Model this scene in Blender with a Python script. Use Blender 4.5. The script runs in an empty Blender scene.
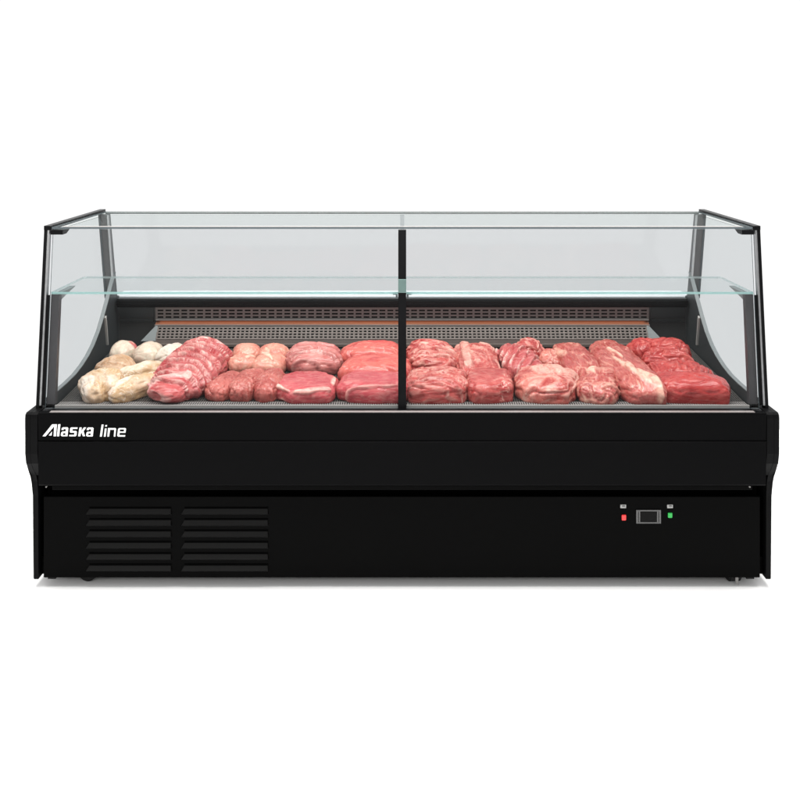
import bpy, bmesh, math, random
from mathutils import Vector, Matrix, noise

random.seed(7)
SC = bpy.context.scene
COL = SC.collection

# ------------------------------------------------------------------ camera
cam_d = bpy.data.cameras.new('camera')
cam = bpy.data.objects.new('camera', cam_d)
COL.objects.link(cam)
cam.location = (0.0, -3.05, 1.59)
cam.rotation_euler = (math.radians(90), 0, 0)
cam_d.sensor_width = 36.0
cam_d.lens = 36.0 * 924.8 / 800.0
cam_d.shift_x = -2.2 / 800.0
cam_d.shift_y = -275.0 / 800.0
cam_d.clip_end = 200
SC.camera = cam

# ------------------------------------------------------------------ world: white studio, dim behind the camera
W = bpy.data.worlds.new('World')
SC.world = W
W.use_nodes = True
wn, wl = W.node_tree.nodes, W.node_tree.links
wn.clear()
w_out = wn.new('ShaderNodeOutputWorld')
w_bg = wn.new('ShaderNodeBackground')
w_tc = wn.new('ShaderNodeTexCoord')
w_sep = wn.new('ShaderNodeSeparateXYZ')
w_map = wn.new('ShaderNodeMapRange')
w_map.interpolation_type = 'SMOOTHSTEP'
w_map.inputs['From Min'].default_value = -0.05
w_map.inputs['From Max'].default_value = 0.55
w_map.inputs['To Min'].default_value = 0.50
w_map.inputs['To Max'].default_value = 1.06
wl.new(w_tc.outputs['Generated'], w_sep.inputs[0])
wl.new(w_sep.outputs['Y'], w_map.inputs['Value'])
w_side = wn.new('ShaderNodeMath')          # added glow from the sides and above, to whiten the floor
w_side.operation = 'ABSOLUTE'
wl.new(w_sep.outputs['X'], w_side.inputs[0])
w_sm = wn.new('ShaderNodeMapRange')
w_sm.interpolation_type = 'SMOOTHSTEP'
for k_, v_ in zip(('From Min', 'From Max', 'To Min', 'To Max'), (0.50, 0.85, 0.0, 1.0)):
    w_sm.inputs[k_].default_value = v_
wl.new(w_side.outputs[0], w_sm.inputs['Value'])
w_up = wn.new('ShaderNodeMapRange')
w_up.interpolation_type = 'SMOOTHSTEP'
for k_, v_ in zip(('From Min', 'From Max', 'To Min', 'To Max'), (0.35, 0.8, 0.0, 0.2)):
    w_up.inputs[k_].default_value = v_
wl.new(w_sep.outputs['Z'], w_up.inputs['Value'])
w_a = wn.new('ShaderNodeMath')
w_b = wn.new('ShaderNodeMath')
wl.new(w_map.outputs[0], w_a.inputs[0])
wl.new(w_sm.outputs[0], w_a.inputs[1])
wl.new(w_a.outputs[0], w_b.inputs[0])
wl.new(w_up.outputs[0], w_b.inputs[1])
wl.new(w_b.outputs[0], w_bg.inputs['Strength'])
w_bg.inputs['Color'].default_value = (1, 1, 1, 1)
wl.new(w_bg.outputs[0], w_out.inputs[0])


# ------------------------------------------------------------------ studio lamps
def area(name, loc, target, sx, sy, power, col=(1, 1, 1)):
    d = bpy.data.lights.new(name, 'AREA')
    d.shape = 'RECTANGLE'
    d.size, d.size_y, d.energy, d.color = sx, sy, power, col
    o = bpy.data.objects.new(name, d)
    COL.objects.link(o)
    o.location = loc
    o.rotation_euler = (Vector(target) - Vector(loc)).to_track_quat('-Z', 'Y').to_euler()
    return o


area('overhead_softbox', (0, -0.15, 3.2), (0, 0.2, 0.5), 3.8, 1.2, 265, (1.0, 0.985, 0.96))
area('front_softbox', (-0.7, -3.9, 2.3), (-0.1, 0.0, 0.0), 5.0, 0.8, 52, (1.0, 0.98, 0.95))

vs = SC.view_settings
vs.view_transform = 'Standard'
vs.look = 'None'
vs.exposure = 0.0
vs.gamma = 1.0
SC.render.engine = 'CYCLES'
SC.cycles.max_bounces = 10
SC.cycles.transparent_max_bounces = 48
SC.cycles.caustics_reflective = False
SC.cycles.caustics_refractive = False


# ------------------------------------------------------------------ materials
def new_mat(name):
    m = bpy.data.materials.new(name)
    m.use_nodes = True
    n, l = m.node_tree.nodes, m.node_tree.links
    n.clear()
    out = n.new('ShaderNodeOutputMaterial')
    return m, n, l, out


def plain(name, col, rough=0.45, metal=0.0, spec=0.5, vary=0.12, scale=18.0, bump=0.0, stretch=(1, 1, 1), emit=None):
    m, n, l, out = new_mat(name)
    b = n.new('ShaderNodeBsdfPrincipled')
    l.new(b.outputs[0], out.inputs[0])
    b.inputs['Metallic'].default_value = metal
    b.inputs['Specular IOR Level'].default_value = spec
    tc = n.new('ShaderNodeTexCoord')
    mp = n.new('ShaderNodeMapping')
    mp.inputs['Scale'].default_value = stretch
    l.new(tc.outputs['Object'], mp.inputs[0])
    nz = n.new('ShaderNodeTexNoise')
    nz.inputs['Scale'].default_value = scale
    nz.inputs['Detail'].default_value = 5
    l.new(mp.outputs[0], nz.inputs['Vector'])
    mix = n.new('ShaderNodeMix')
    mix.data_type = 'RGBA'
    mix.inputs[6].default_value = tuple(c * (1 - vary) for c in col) + (1,)
    mix.inputs[7].default_value = tuple(min(1, c * (1 + vary)) for c in col) + (1,)
    l.new(nz.outputs['Fac'], mix.inputs[0])
    l.new(mix.outputs[2], b.inputs['Base Color'])
    mr = n.new('ShaderNodeMapRange')
    mr.inputs['To Min'].default_value = max(0.02, rough - 0.08)
    mr.inputs['To Max'].default_value = min(1, rough + 0.08)
    l.new(nz.outputs['Fac'], mr.inputs['Value'])
    l.new(mr.outputs[0], b.inputs['Roughness'])
    if bump:
        bp = n.new('ShaderNodeBump')
        bp.inputs['Strength'].default_value = bump
        bp.inputs['Distance'].default_value = 0.002
        l.new(nz.outputs['Fac'], bp.inputs['Height'])
        l.new(bp.outputs[0], b.inputs['Normal'])
    if emit:
        b.inputs['Emission Color'].default_value = emit[0] + (1,)
        b.inputs['Emission Strength'].default_value = emit[1]
    return m


def glass(name, tint, gloss=0.02):
    """tinted sheet glass: tint is what one of its two faces lets through"""
    m, n, l, out = new_mat(name)
    t = n.new('ShaderNodeBsdfTransparent')
    t.inputs[0].default_value = tint + (1,)
    g = n.new('ShaderNodeBsdfGlossy')
    g.inputs['Roughness'].default_value = 0.03
    g.inputs['Color'].default_value = (1, 1, 1, 1)
    mx = n.new('ShaderNodeMixShader')
    mx.inputs[0].default_value = gloss
    l.new(t.outputs[0], mx.inputs[1])
    l.new(g.outputs[0], mx.inputs[2])
    l.new(mx.outputs[0], out.inputs[0])
    return m


def edge_glass(name, col, solid=0.7):
    m, n, l, out = new_mat(name)
    t = n.new('ShaderNodeBsdfTransparent')
    t.inputs[0].default_value = col + (1,)
    g = n.new('ShaderNodeBsdfPrincipled')
    g.inputs['Base Color'].default_value = col + (1,)
    g.inputs['Roughness'].default_value = 0.2
    mx = n.new('ShaderNodeMixShader')
    mx.inputs[0].default_value = solid
    l.new(t.outputs[0], mx.inputs[1])
    l.new(g.outputs[0], mx.inputs[2])
    l.new(mx.outputs[0], out.inputs[0])
    return m


M = {}
M['floor'] = plain('white_studio_floor', (0.95, 0.95, 0.95), 0.6, 0, 0.2, 0.01, 4)
M['black_upper'] = plain('black_painted_steel_upper', (0.0016, 0.0016, 0.0018), 0.45, 0, 0.03, 0.10, 6, 0.02)  # lighter than the lower panel: light caught by its angle, put into colour
M['black_lower'] = plain('black_painted_steel_lower', (0.0010, 0.0010, 0.0010), 0.45, 0, 0.025, 0.10, 6, 0.02)
M['black_end'] = plain('black_moulded_plastic', (0.0024, 0.0024, 0.0026), 0.45, 0, 0.05, 0.10, 60, 0.10)
M['black_frame'] = plain('black_anodised_profile', (0.002, 0.002, 0.0024), 0.35, 0, 0.12, 0.10, 40)
M['black_void'] = plain('black_recess', (0.0015, 0.0015, 0.0015), 0.9, 0, 0.0, 0.05, 10)
M['louver'] = plain('black_pressed_louvre', (0.0045, 0.0045, 0.0044), 0.45, 0, 0.10, 0.12, 30, 0.03)  # lighter than its panel: overhead light on the slanted scoops put into colour
M['aluminium'] = plain('brushed_aluminium', (0.36, 0.365, 0.37), 0.35, 1.0, 0.5, 0.10, 60, 0.03, (0.05, 1, 1))
M['grey_trim'] = plain('grey_profile_trim', (0.15, 0.16, 0.165), 0.45, 0.0, 0.3, 0.10, 30)
M['pale_trim'] = plain('trim_with_rose_reflection', (0.15, 0.135, 0.132), 0.4, 0.0, 0.3, 0.25, 5, 0, (0.6, 1, 1))
M['dark_post'] = plain('dark_inner_post', (0.045, 0.043, 0.046), 0.4, 0.0, 0.35, 0.25, 9)
M['dull_steel'] = plain('dull_steel', (0.16, 0.155, 0.15), 0.5, 0.0, 0.3, 0.2, 80)
M['teeth'] = plain('grey_steel_slats', (0.22, 0.205, 0.20), 0.45, 0.1, 0.3, 0.2, 30)
M['shelf_overlay'] = plain('green_grey_shelf_tint', (0.085, 0.135, 0.125), 0.3, 0.0, 0.4, 0.25, 20)
M['grille_low'] = plain('darkened_perforated_steel', (0.105, 0.083, 0.076), 0.45, 0.1, 0.3, 0.12, 14, 0.0, (0.3, 1, 1))  # darker copy of the grille steel, offsetting light on its upward face
M['post_grey'] = plain('grey_painted_post', (0.085, 0.087, 0.09), 0.45, 0.0, 0.4, 0.10, 30)
M['side_wall'] = plain('dark_grey_inner_side', (0.027, 0.030, 0.032), 0.42, 0.0, 0.35, 0.14, 8, 0.02)
M['back_steel'] = plain('dark_back_steel', (0.055, 0.055, 0.056), 0.42, 0.3, 0.4, 0.14, 10, 0.02, (0.2, 1, 1))
M['grille'] = plain('warm_grey_perforated_steel', (0.215, 0.190, 0.183), 0.45, 0.1, 0.4, 0.10, 14, 0.0, (0.3, 1, 1))
M['ledge'] = plain('ledge_painted_warm_glow', (0.24, 0.090, 0.050), 0.36, 0.2, 0.5, 0.25, 4, 0.0, (0.6, 1, 1))  # warm orange reflection and glow painted into the base colour
M['deck'] = plain('dark_perforated_deck', (0.085, 0.078, 0.074), 0.45, 0.3, 0.4, 0.15, 20)
M['deck_pan'] = plain('dark_drip_pan', (0.016, 0.015, 0.015), 0.6, 0, 0.3, 0.10, 10)
M['lip'] = plain('pale_steel_lip', (0.32, 0.305, 0.295), 0.45, 0.0, 0.4, 0.10, 14, 0.0, (0.1, 1, 1))
M['worktop'] = plain('white_worktop', (0.56, 0.575, 0.59), 0.4, 0, 0.2, 0.03, 8)
M['white_paint'] = plain('white_lettering', (0.70, 0.70, 0.70), 0.5, 0, 0.3, 0.03, 20)
M['display'] = plain('dark_display_glass', (0.003, 0.003, 0.003), 0.4, 0, 0.06, 0.05, 20)
M['bezel'] = plain('grey_plastic_bezel', (0.085, 0.085, 0.085), 0.5, 0, 0.3, 0.06, 60)
M['switch'] = plain('pale_grey_switch', (0.27, 0.27, 0.265), 0.5, 0, 0.3, 0.08, 200)
M['dark_mark'] = plain('dark_switch_mark', (0.05, 0.05, 0.05), 0.5, 0, 0.2, 0.05, 60)
M['red_lamp'] = plain('red_lamp_lens', (0.60, 0.03, 0.03), 0.35, 0, 0.4, 0.12, 300, 0, (1, 1, 1), ((1.0, 0.05, 0.04), 0.16))
M['green_lamp'] = plain('green_lamp_lens', (0.012, 0.30, 0.05), 0.35, 0, 0.4, 0.12, 300, 0, (1, 1, 1), ((0.01, 0.75, 0.10), 0.08))
M['rubber'] = plain('black_rubber', (0.008, 0.008, 0.008), 0.7, 0, 0.2, 0.10, 40)
M['chrome'] = plain('zinc_plated_steel', (0.6, 0.57, 0.54), 0.3, 0.9, 0.5, 0.10, 60)
G_FRONT = glass('clear_front_glass', (0.902, 0.909, 0.910), 0.010)
G_TOP = glass('clear_top_glass', (0.895, 0.915, 0.908), 0.020)
G_REAR = glass('clear_rear_glass', (0.896, 0.901, 0.907), 0.010)
G_SIDE = glass('clear_side_glass', (0.898, 0.906, 0.911), 0.012)
G_SHELF = glass('pale_green_shelf_glass', (0.955, 0.968, 0.968), 0.015)
E_SHELF = edge_glass('green_shelf_edge', (0.36, 0.56, 0.54))
E_SOFT = edge_glass('faint_glass_edge', (0.62, 0.70, 0.70), 0.3)
E_GREY = edge_glass('grey_glass_edge', (0.30, 0.32, 0.32))
E_DARK = edge_glass('dark_glass_edge', (0.10, 0.12, 0.13))


# ------------------------------------------------------------------ mesh helpers
def bx(bm, x0, x1, y0, y1, z0, z1, mi=0, bevel=0.0, frame=None):
    """a box; frame = 4x4 matrix applied to it"""
    mat = Matrix.Translation(((x0 + x1) / 2, (y0 + y1) / 2, (z0 + z1) / 2)) @ Matrix.Diagonal((abs(x1 - x0), abs(y1 - y0), abs(z1 - z0), 1))
    r = bmesh.ops.create_cube(bm, size=1.0, matrix=mat)
    verts = r['verts']
    if bevel:
        es = list({e for v in verts for e in v.link_edges})
        rb = bmesh.ops.bevel(bm, geom=es, offset=bevel, segments=2, profile=0.5, affect='EDGES')
        verts = list({v for f in rb['faces'] for v in f.verts} | {v for v in verts if v.is_valid})
    if frame is not None:
        for v in verts:
            v.co = frame @ v.co
    if mi:
        for f in {f for v in verts for f in v.link_faces}:
            f.material_index = mi
    return verts


def prism(bm, pts, x0, x1, mi=0):
    """(y, z) outline pushed along x"""
    a = [bm.verts.new((x0, y, z)) for y, z in pts]
    b = [bm.verts.new((x1, y, z)) for y, z in pts]
    fs = [bm.faces.new(a), bm.faces.new(list(reversed(b)))]
    k = len(pts)
    for i in range(k):
        fs.append(bm.faces.new((a[i], b[i], b[(i + 1) % k], a[(i + 1) % k])))
    for f in fs:
        f.material_index = mi
    return fs


def cyl(bm, c, axis, r, length, seg=24, r2=None):
    q = Vector((0, 0, 1)).rotation_difference(Vector(axis)).to_matrix().to_4x4()
    bmesh.ops.create_cone(bm, cap_ends=True, segments=seg, radius1=r, radius2=r if r2 is None else r2, depth=length,
                          matrix=Matrix.Translation(c) @ q)


def obj(name, bm, mats, parent=None, smooth=False, label=None):
    bmesh.ops.recalc_face_normals(bm, faces=bm.faces)
    me = bpy.data.meshes.new(name)
    bm.to_mesh(me)
    bm.free()
    for m in (mats if isinstance(mats, (list, tuple)) else [mats]):
        me.materials.append(m)
    if smooth:
        for p in me.polygons:
            p.use_smooth = True
    o = bpy.data.objects.new(name, me)
    COL.objects.link(o)
    if parent is not None:
        o.parent = parent
    if label:
        o['label'] = label
    return o


def smoothstep(a, b, x):
    t = max(0.0, min(1.0, (x - a) / (b - a)))
    return t * t * (3 - 2 * t)


# ------------------------------------------------------------------ setting
FLOOR_Z = 0.0265
bm = bmesh.new()
bx(bm, -9, 9, -6, 1.7, FLOOR_Z - 0.05, FLOOR_Z)
fl = obj('floor', bm, M['floor'])
fl['kind'] = 'structure'

# ------------------------------------------------------------------ the counter
counter = bpy.data.objects.new('display_counter', None)
COL.objects.link(counter)
counter.location = (0, 0, 0)
counter['label'] = 'black refrigerated butcher counter with slanted glass front and inner glass shelf'
counter['category'] = 'display counter'

HX = 1.2
# body block behind the front panels
bm = bmesh.new()
bx(bm, -1.214, 1.214, 0.115, 0.80, 0.12, 0.60, bevel=0.004)
obj('body', bm, M['black_void'], counter)

# upper front panel with the step line between its two bands
bm = bmesh.new()
prism(bm, [(0.075, 0.6355), (0.028, 0.6360), (0.026, 0.640), (0.004, 0.640), (0.001, 0.6385), (0.0, 0.635), (0.0035, 0.5485), (0.075, 0.5485)], -1.2015, 1.2015)
prism(bm, [(0.075, 0.5460), (0.0015, 0.5460), (0.0, 0.5445), (0.006, 0.402), (0.010, 0.397), (0.075, 0.397)], -1.2015, 1.2015)
upper = obj('upper_front_panel', bm, M['black_upper'], counter)
bm = bmesh.new()
bx(bm, -1.2015, 1.2015, 0.012, 0.07, 0.5462, 0.5483)
obj('panel_seam', bm, M['black_void'], upper)
# folded return along the bottom of the upper panel
bm = bmesh.new()
bx(bm, -1.160, 1.160, 0.014, 0.075, 0.380, 0.3965, bevel=0.003)
obj('bottom_return', bm, M['black_lower'], upper)
for x in (-1.178, 1.150):
    bm = bmesh.new()
    cyl(bm, (x, 0.012, 0.3925), (0, 1, 0), 0.0026, 0.006, 12)
    obj('screw', bm, M['dull_steel'], upper)
# grey trim on top of the upper panel, below the glass, its pale rose reflection put into the colour
bm = bmesh.new()
bx(bm, -1.165, 1.165, 0.003, 0.020, 0.6403, 0.6420, bevel=0.0006)
obj('top_trim', bm, M['pale_trim'], upper)

# ---- the writing
GL = {
    'A': [[(100, 325), (258, 128), (340, 128), (328, 325), (282, 325), (288, 176), (160, 325)], [(199, 312), (264, 236), (257, 312)]],
    'l': [[(352, 128), (395, 128), (378, 325), (335, 325)]],
    'a': [[(404, 225), (412, 190), (430, 176), (505, 176), (523, 192), (511, 325), (418, 325), (397, 308), (402, 262), (417, 243),
           (474, 240), (477, 212), (450, 209), (445, 225)], [(441, 276), (472, 276), (469, 299), (438, 299)]],
    's': [[(672, 178), (668, 209), (590, 209), (588, 233), (645, 233), (660, 248), (655, 308), (640, 325), (530, 325), (533, 294),
           (612, 294), (614, 268), (555, 268), (540, 255), (545, 193), (560, 178)]],
    'k': [[(695, 178), (736, 178), (731, 226), (765, 178), (812, 178), (768, 243), (795, 325), (752, 325), (732, 272), (722, 286), (716, 325), (673, 325)]],
    'a2': None,
    'l2': [[(312, 132), (350, 132), (325, 330), (285, 330)]],
    'i': [[(372, 140), (405, 140), (402, 172), (368, 172)], [(365, 194), (400, 194), (385, 330), (347, 330)]],
    'n': [[(415, 188), (538, 188), (552, 204), (540, 330), (508, 330), (515, 222), (455, 222), (440, 330), (405, 330)]],
    'e': [[(575, 205), (592, 188), (695, 188), (710, 205), (702, 270), (608, 270), (605, 299), (700, 299), (694, 330), (580, 330), (562, 313), ],
          [(612, 216), (672, 216), (669, 243), (609, 243)]],
}
GL['a2'] = [[(x + 404 - 736, y + 3) for x, y in sp] for sp in GL['a']]
for word in (('A', 'l', 'a', 's', 'k', 'a2'), ('l2', 'i', 'n', 'e')):
    cu = bpy.data.curves.new('lettering_outline', 'CURVE')
    cu.dimensions = '2D'
    cu.fill_mode = 'BOTH'
    cu.extrude = 0.0008
    cu.offset = -0.0009
    for k in word:
        off = 46 if k in ('a2', 'l2', 'i', 'n', 'e') else 0
        for pts in GL[k]:
            s = cu.splines.new('POLY')
            s.points.add(len(pts) - 1)
            s.use_cyclic_u = True
            for p, (x, y) in zip(s.points, pts):
                px, py = 36 + x / 16 + off, 416 + y / 16
                p.co = ((px - 402.2) * 3.05 / 924.8, -(py - 430.7) * 3.05 / 924.8, 0, 1)
    tmp = bpy.data.objects.new('lettering_outline', cu)
    COL.objects.link(tmp)
    me = bpy.data.meshes.new_from_object(tmp.evaluated_get(bpy.context.evaluated_depsgraph_get()))
    bpy.data.objects.remove(tmp)
    bpy.data.curves.remove(cu)
    me.materials.clear()
    me.materials.append(M['white_paint'])
    lo = bpy.data.objects.new('lettering', me)
    COL.objects.link(lo)
    lo.parent = upper
    lo.location = (0, -0.0012, 1.59 - (430.7 - 125) * 3.05 / 924.8)
    lo.rotation_euler = (math.radians(90 - 2.2), 0, 0)

# lower front panel
bm = bmesh.new()
bx(bm, -1.212, 1.209, 0.074, 0.098, 0.0605, 0.335, bevel=0.0025)
lower = obj('lower_front_panel', bm, M['black_lower'], counter)
LZ = [0.2990 - 0.0383 * i for i in range(6)]
for (xa, xb) in ((-1.068, -0.779), (-0.747, -0.452)):
    for zt in LZ:
        bm = bmesh.new()
        # pressed-out scoop: slanted left end, lip at the bottom, black strip above for the slot's shade
        h, d = 0.0225, 0.0085
        y0 = 0.0735
        tl, tr = (xa + 0.012, y0, zt - 0.005), (xb - 0.003, y0, zt - 0.005)
        bl, br = (xa + 0.003, y0 - d, zt - h + 0.003), (xb - 0.001, y0 - d, zt - h + 0.003)
        ul, ur = (xa, y0, zt - h - 0.003), (xb, y0, zt - h - 0.003)
        V = [bm.verts.new(p) for p in (tl, tr, bl, br, ul, ur)]
        bm.faces.new((V[0], V[1], V[3], V[2]))
        bm.faces.new((V[2], V[3], V[5], V[4]))
        bm.faces.new((V[0], V[2], V[4]))
        bm.faces.new((V[1], V[5], V[3]))
        bm.faces.new((V[0], V[4], V[5], V[1]))
        sl = bx(bm, xa + 0.012, xb - 0.001, y0 - 0.0012, y0 + 0.0004, zt - 0.0048, zt + 0.0005, 1)
        obj('louver', bm, [M['louver'], M['black_void']], lower)
# control panel
bm = bmesh.new()
x0, x1, z0, z1, yp = 0.790, 0.873, 0.2455, 0.2905, 0.074
bx(bm, x0, x1, yp - 0.004, yp + 0.002, z1 - 0.004, z1)
bx(bm, x0, x1, yp - 0.004, yp + 0.002, z0, z0 + 0.004)
for a in (x0, x1 - 0.006):
    bx(bm, a, a + 0.006, yp - 0.0038, yp + 0.002, z0 + 0.004, z1 - 0.004)
bx(bm, x0 + 0.0085, x0 + 0.013, yp - 0.0034, yp + 0.002, z0 + 0.004, z1 - 0.004)
bx(bm, x1 - 0.013, x1 - 0.0085, yp - 0.0034, yp + 0.002, z0 + 0.004, z1 - 0.004)
ctl = obj('controller', bm, M['bezel'], lower)
bm = bmesh.new()
bx(bm, x0 + 0.0145, x1 - 0.0145, yp - 0.0030, yp + 0.001, z0 + 0.005, z1 - 0.005, bevel=0.0006)
obj('screen', bm, M['display'], ctl)
for nm, xa, xb, za, zb, mt, lb in (('indicator_light', 0.7408, 0.7562, 0.2550, 0.2745, 'red_lamp', 'red indicator light'),
                                   ('indicator_light', 0.8968, 0.9122, 0.2635, 0.2815, 'green_lamp', 'green indicator light')):
    bm = bmesh.new()
    bx(bm, xa, xb, yp - 0.004, yp + 0.001, za, zb, bevel=0.003)
    obj(nm, bm, M[mt], lower, label=lb)
for xa in (0.7355, 0.8935):
    bm = bmesh.new()
    bx(bm, xa + 0.001, xa + 0.0205, yp - 0.003, yp + 0.001, 0.2965, 0.3085, bevel=0.001)
    sw = obj('label_plate', bm, M['switch'], lower)
    bm = bmesh.new()
    bx(bm, xa + 0.007, xa + 0.0165, yp - 0.0034, yp - 0.001, 0.3025, 0.3060)
    obj('mark', bm, M['dark_mark'], sw)

# end panels: bulged moulding above, straight below
END = [(0.80, 0.640), (0.012, 0.640), (0.003, 0.634), (0.0, 0.622), (0.0, 0.505), (0.008, 0.470), (0.030, 0.440), (0.052, 0.415),
       (0.062, 0.39), (0.068, 0.34), (0.070, 0.058), (0.80, 0.058)]
for s in (-1, 1):
    bm = bmesh.new()
    prism(bm, END, s * 1.2275, s * 1.2455)
    prism(bm, [(0.085, 0.6395), (0.013, 0.6395), (0.0035, 0.6335), (0.0008, 0.622), (0.0008, 0.505), (0.009, 0.470), (0.031, 0.440), (0.053, 0.415),
               (0.085, 0.405)], s * 1.2035, s * 1.2274)
    es = [e for e in bm.edges if all(abs(abs(v.co.x) - 1.2455) < 1e-5 for v in e.verts)]
    bmesh.ops.bevel(bm, geom=es, offset=0.005, segments=3, profile=0.5, affect='EDGES')
    obj('end_panel', bm, M['black_end'], counter)

# lower edge rails between the end panels and the front panel
for s in (-1, 1):
    bm = bmesh.new()
    bx(bm, s * 1.2005, s * 1.2272, 0.1005, 0.79, 0.0610, 0.1195)
    obj('bottom_rail', bm, M['black_lower'], counter)

# castors and feet
for x, turn in ((-1.085, 1.25), (1.133, 0.06)):
    bm = bmesh.new()
    bx(bm, x - 0.045, x + 0.045, 0.105, 0.175, 0.105, 0.112, bevel=0.002)
    bx(bm, x - 0.0235, x - 0.0195, 0.105, 0.160, 0.056, 0.105)
    bx(bm, x + 0.0195, x + 0.0235, 0.105, 0.160, 0.056, 0.105)
    cs = obj('caster', bm, M['black_frame'], counter)
    rz = Matrix.Translation((x, 0.137, 0)) @ Matrix.Rotation(turn, 4, 'Z') @ Matrix.Translation((-x, -0.137, 0))
    cs.data.transform(rz)
    bm = bmesh.new()
    cyl(bm, (x, 0.128, FLOOR_Z + 0.0405), (1, 0, 0), 0.040, 0.042, 40)
    bmesh.ops.bevel(bm, geom=[e for e in bm.edges if abs(e.verts[0].co.x - e.verts[1].co.x) < 1e-5], offset=0.004, segments=2, affect='EDGES')
    wh = obj('wheel', bm, M['rubber'], cs)
    wh.data.transform(rz)
    bm = bmesh.new()
    if turn > 0.5:
        bx(bm, x - 0.018, x + 0.008, 0.098, 0.1015, 0.0515, 0.0575, bevel=0.0015)
    else:
        bx(bm, x - 0.004, x + 0.006, 0.082, 0.0865, 0.034, 0.075, bevel=0.001)
    obj('brake_tab', bm, M['dull_steel'], cs)
for x in (-1.195, 1.187):
    bm = bmesh.new()
    prism(bm, [(0.100, 0.12), (0.128, 0.12), (0.126, 0.045), (0.124, 0.042), (0.104, 0.042), (0.102, 0.045)], x - 0.013, x + 0.013)
    obj('foot', bm, M['rubber'], counter)

# ---- glass case geometry
FB, FT = (0.058, 0.6370), (0.128, 1.2315)          # front pane foot and head, (y, z)


def front_y(z):
    return FB[0] + (FT[0] - FB[0]) * (z - FB[1]) / (FT[1] - FB[1])


RT, RB = (0.672, 1.228), (0.752, 0.878)            # rear pane head and foot


def pane_yz(name, pts, x0, x1, face, edge, front_edges=()):
    """sheet whose outline in (y, z) is pushed along x; the two ends along the longest sides are its faces"""
    bm = bmesh.new()
    prism(bm, pts, x0, x1)
    o = obj(name, bm, [face, edge], counter)
    k = sorted(o.data.polygons, key=lambda p: -p.area)
    for p in k[2:]:
        p.material_index = 1
    return o


t = 0.006
for (xa, xb) in ((-1.2005, -0.0150), (0.0150, 1.2005)):
    pane_yz('front_glass', [(FB[0], FB[1]), (FB[0] + t, FB[1]), (FT[0] + t, FT[1]), (FT[0], FT[1])], xa, xb, G_FRONT, E_DARK)
tg = pane_yz('top_glass', [(0.124, 1.2335), (0.124, 1.2395), (0.705, 1.2395), (0.705, 1.2335)], -1.203, 1.203, G_TOP, E_DARK)
tg.data.materials.append(E_GREY)
for p in tg.data.polygons:
    if p.material_index == 1 and p.center.y > 0.6:
        p.material_index = 2
bm = bmesh.new()
bx(bm, -1.165, 1.165, 0.1245, 0.1290, 1.2397, 1.2425, bevel=0.0008)
obj('edge_strip', bm, M['lip'], tg)
for (xa, xb, dy) in ((-1.184, 0.008, 0.0), (-0.008, 1.184, 0.012)):
    pane_yz('rear_sliding_glass', [(RB[0] + dy, RB[1]), (RB[0] + dy + 0.005, RB[1]), (RT[0] + dy + 0.005, RT[1]), (RT[0] + dy, RT[1])], xa, xb, G_REAR, E_DARK)
for s in (-1, 1):
    bm = bmesh.new()
    prism(bm, [(front_y(0.645) + 0.010, 0.645), (front_y(1.222) + 0.010, 1.222), (0.66, 1.222), (0.735, 0.90), (0.735, 0.645)], s * 1.2115, s * 1.2165)
    o = obj('side_glass', bm, [G_SIDE, E_DARK], counter)
    for p in sorted(o.data.polygons, key=lambda p: -p.area)[2:]:
        p.material_index = 1
# shelf with cut back corners
bm = bmesh.new()
out = [(-1.2, 0.112), (1.2, 0.112), (1.2, 0.425), (1.19, 0.436), (-1.19, 0.436), (-1.2, 0.425)]
a = [bm.verts.new((x, y, 1.0115)) for x, y in out]
b = [bm.verts.new((x, y, 1.0195)) for x, y in out]
bm.faces.new(a)
bm.faces.new(list(reversed(b)))
for i in range(len(out)):
    f = bm.faces.new((a[i], a[(i + 1) % len(out)], b[(i + 1) % len(out)], b[i]))
    f.material_index = 1 if i == 0 else 2
shelf = obj('glass_shelf', bm, [G_SHELF, E_SHELF, E_SOFT], counter)

# centre post between the two front panes
bm = bmesh.new()
prism(bm, [(FB[0] - 0.010, FB[1] - 0.001), (FB[0] + 0.020, FB[1] - 0.001), (FT[0] + 0.020, FT[1] - 0.002), (FT[0] - 0.006, FT[1] - 0.002)], -0.0138, 0.0138)
post = obj('centre_post', bm, M['black_frame'], counter)
for s in (-1, 1):
    bm = bmesh.new()
    prism(bm, [(0.118, 1.0105), (0.150, 1.0105), (0.150, 0.998), (0.118, 0.998)], s * 0.0150, s * 0.032)
    es = [e for e in bm.edges if all(v.co.z < 1.0 and abs(v.co.x) > 0.03 for v in e.verts)]
    bmesh.ops.bevel(bm, geom=es, offset=0.010, segments=4, affect='EDGES')
    obj('shelf_clip', bm, M['grey_trim'], post)
bm = bmesh.new()
bx(bm, -0.0140, 0.0140, front_y(1.04) - 0.016, front_y(1.04) - 0.0105, 1.0200, 1.0660, bevel=0.001)
obj('shelf_tint_block', bm, M['shelf_overlay'], post)  # added block imitating the green shelf glass seen across the post
# channel holding the foot of the glass
bm = bmesh.new()
bx(bm, -1.2005, 1.2005, 0.0285, 0.0565, 0.6362, 0.6385, bevel=0.0008)
obj('glass_channel', bm, M['black_frame'], counter)

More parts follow.
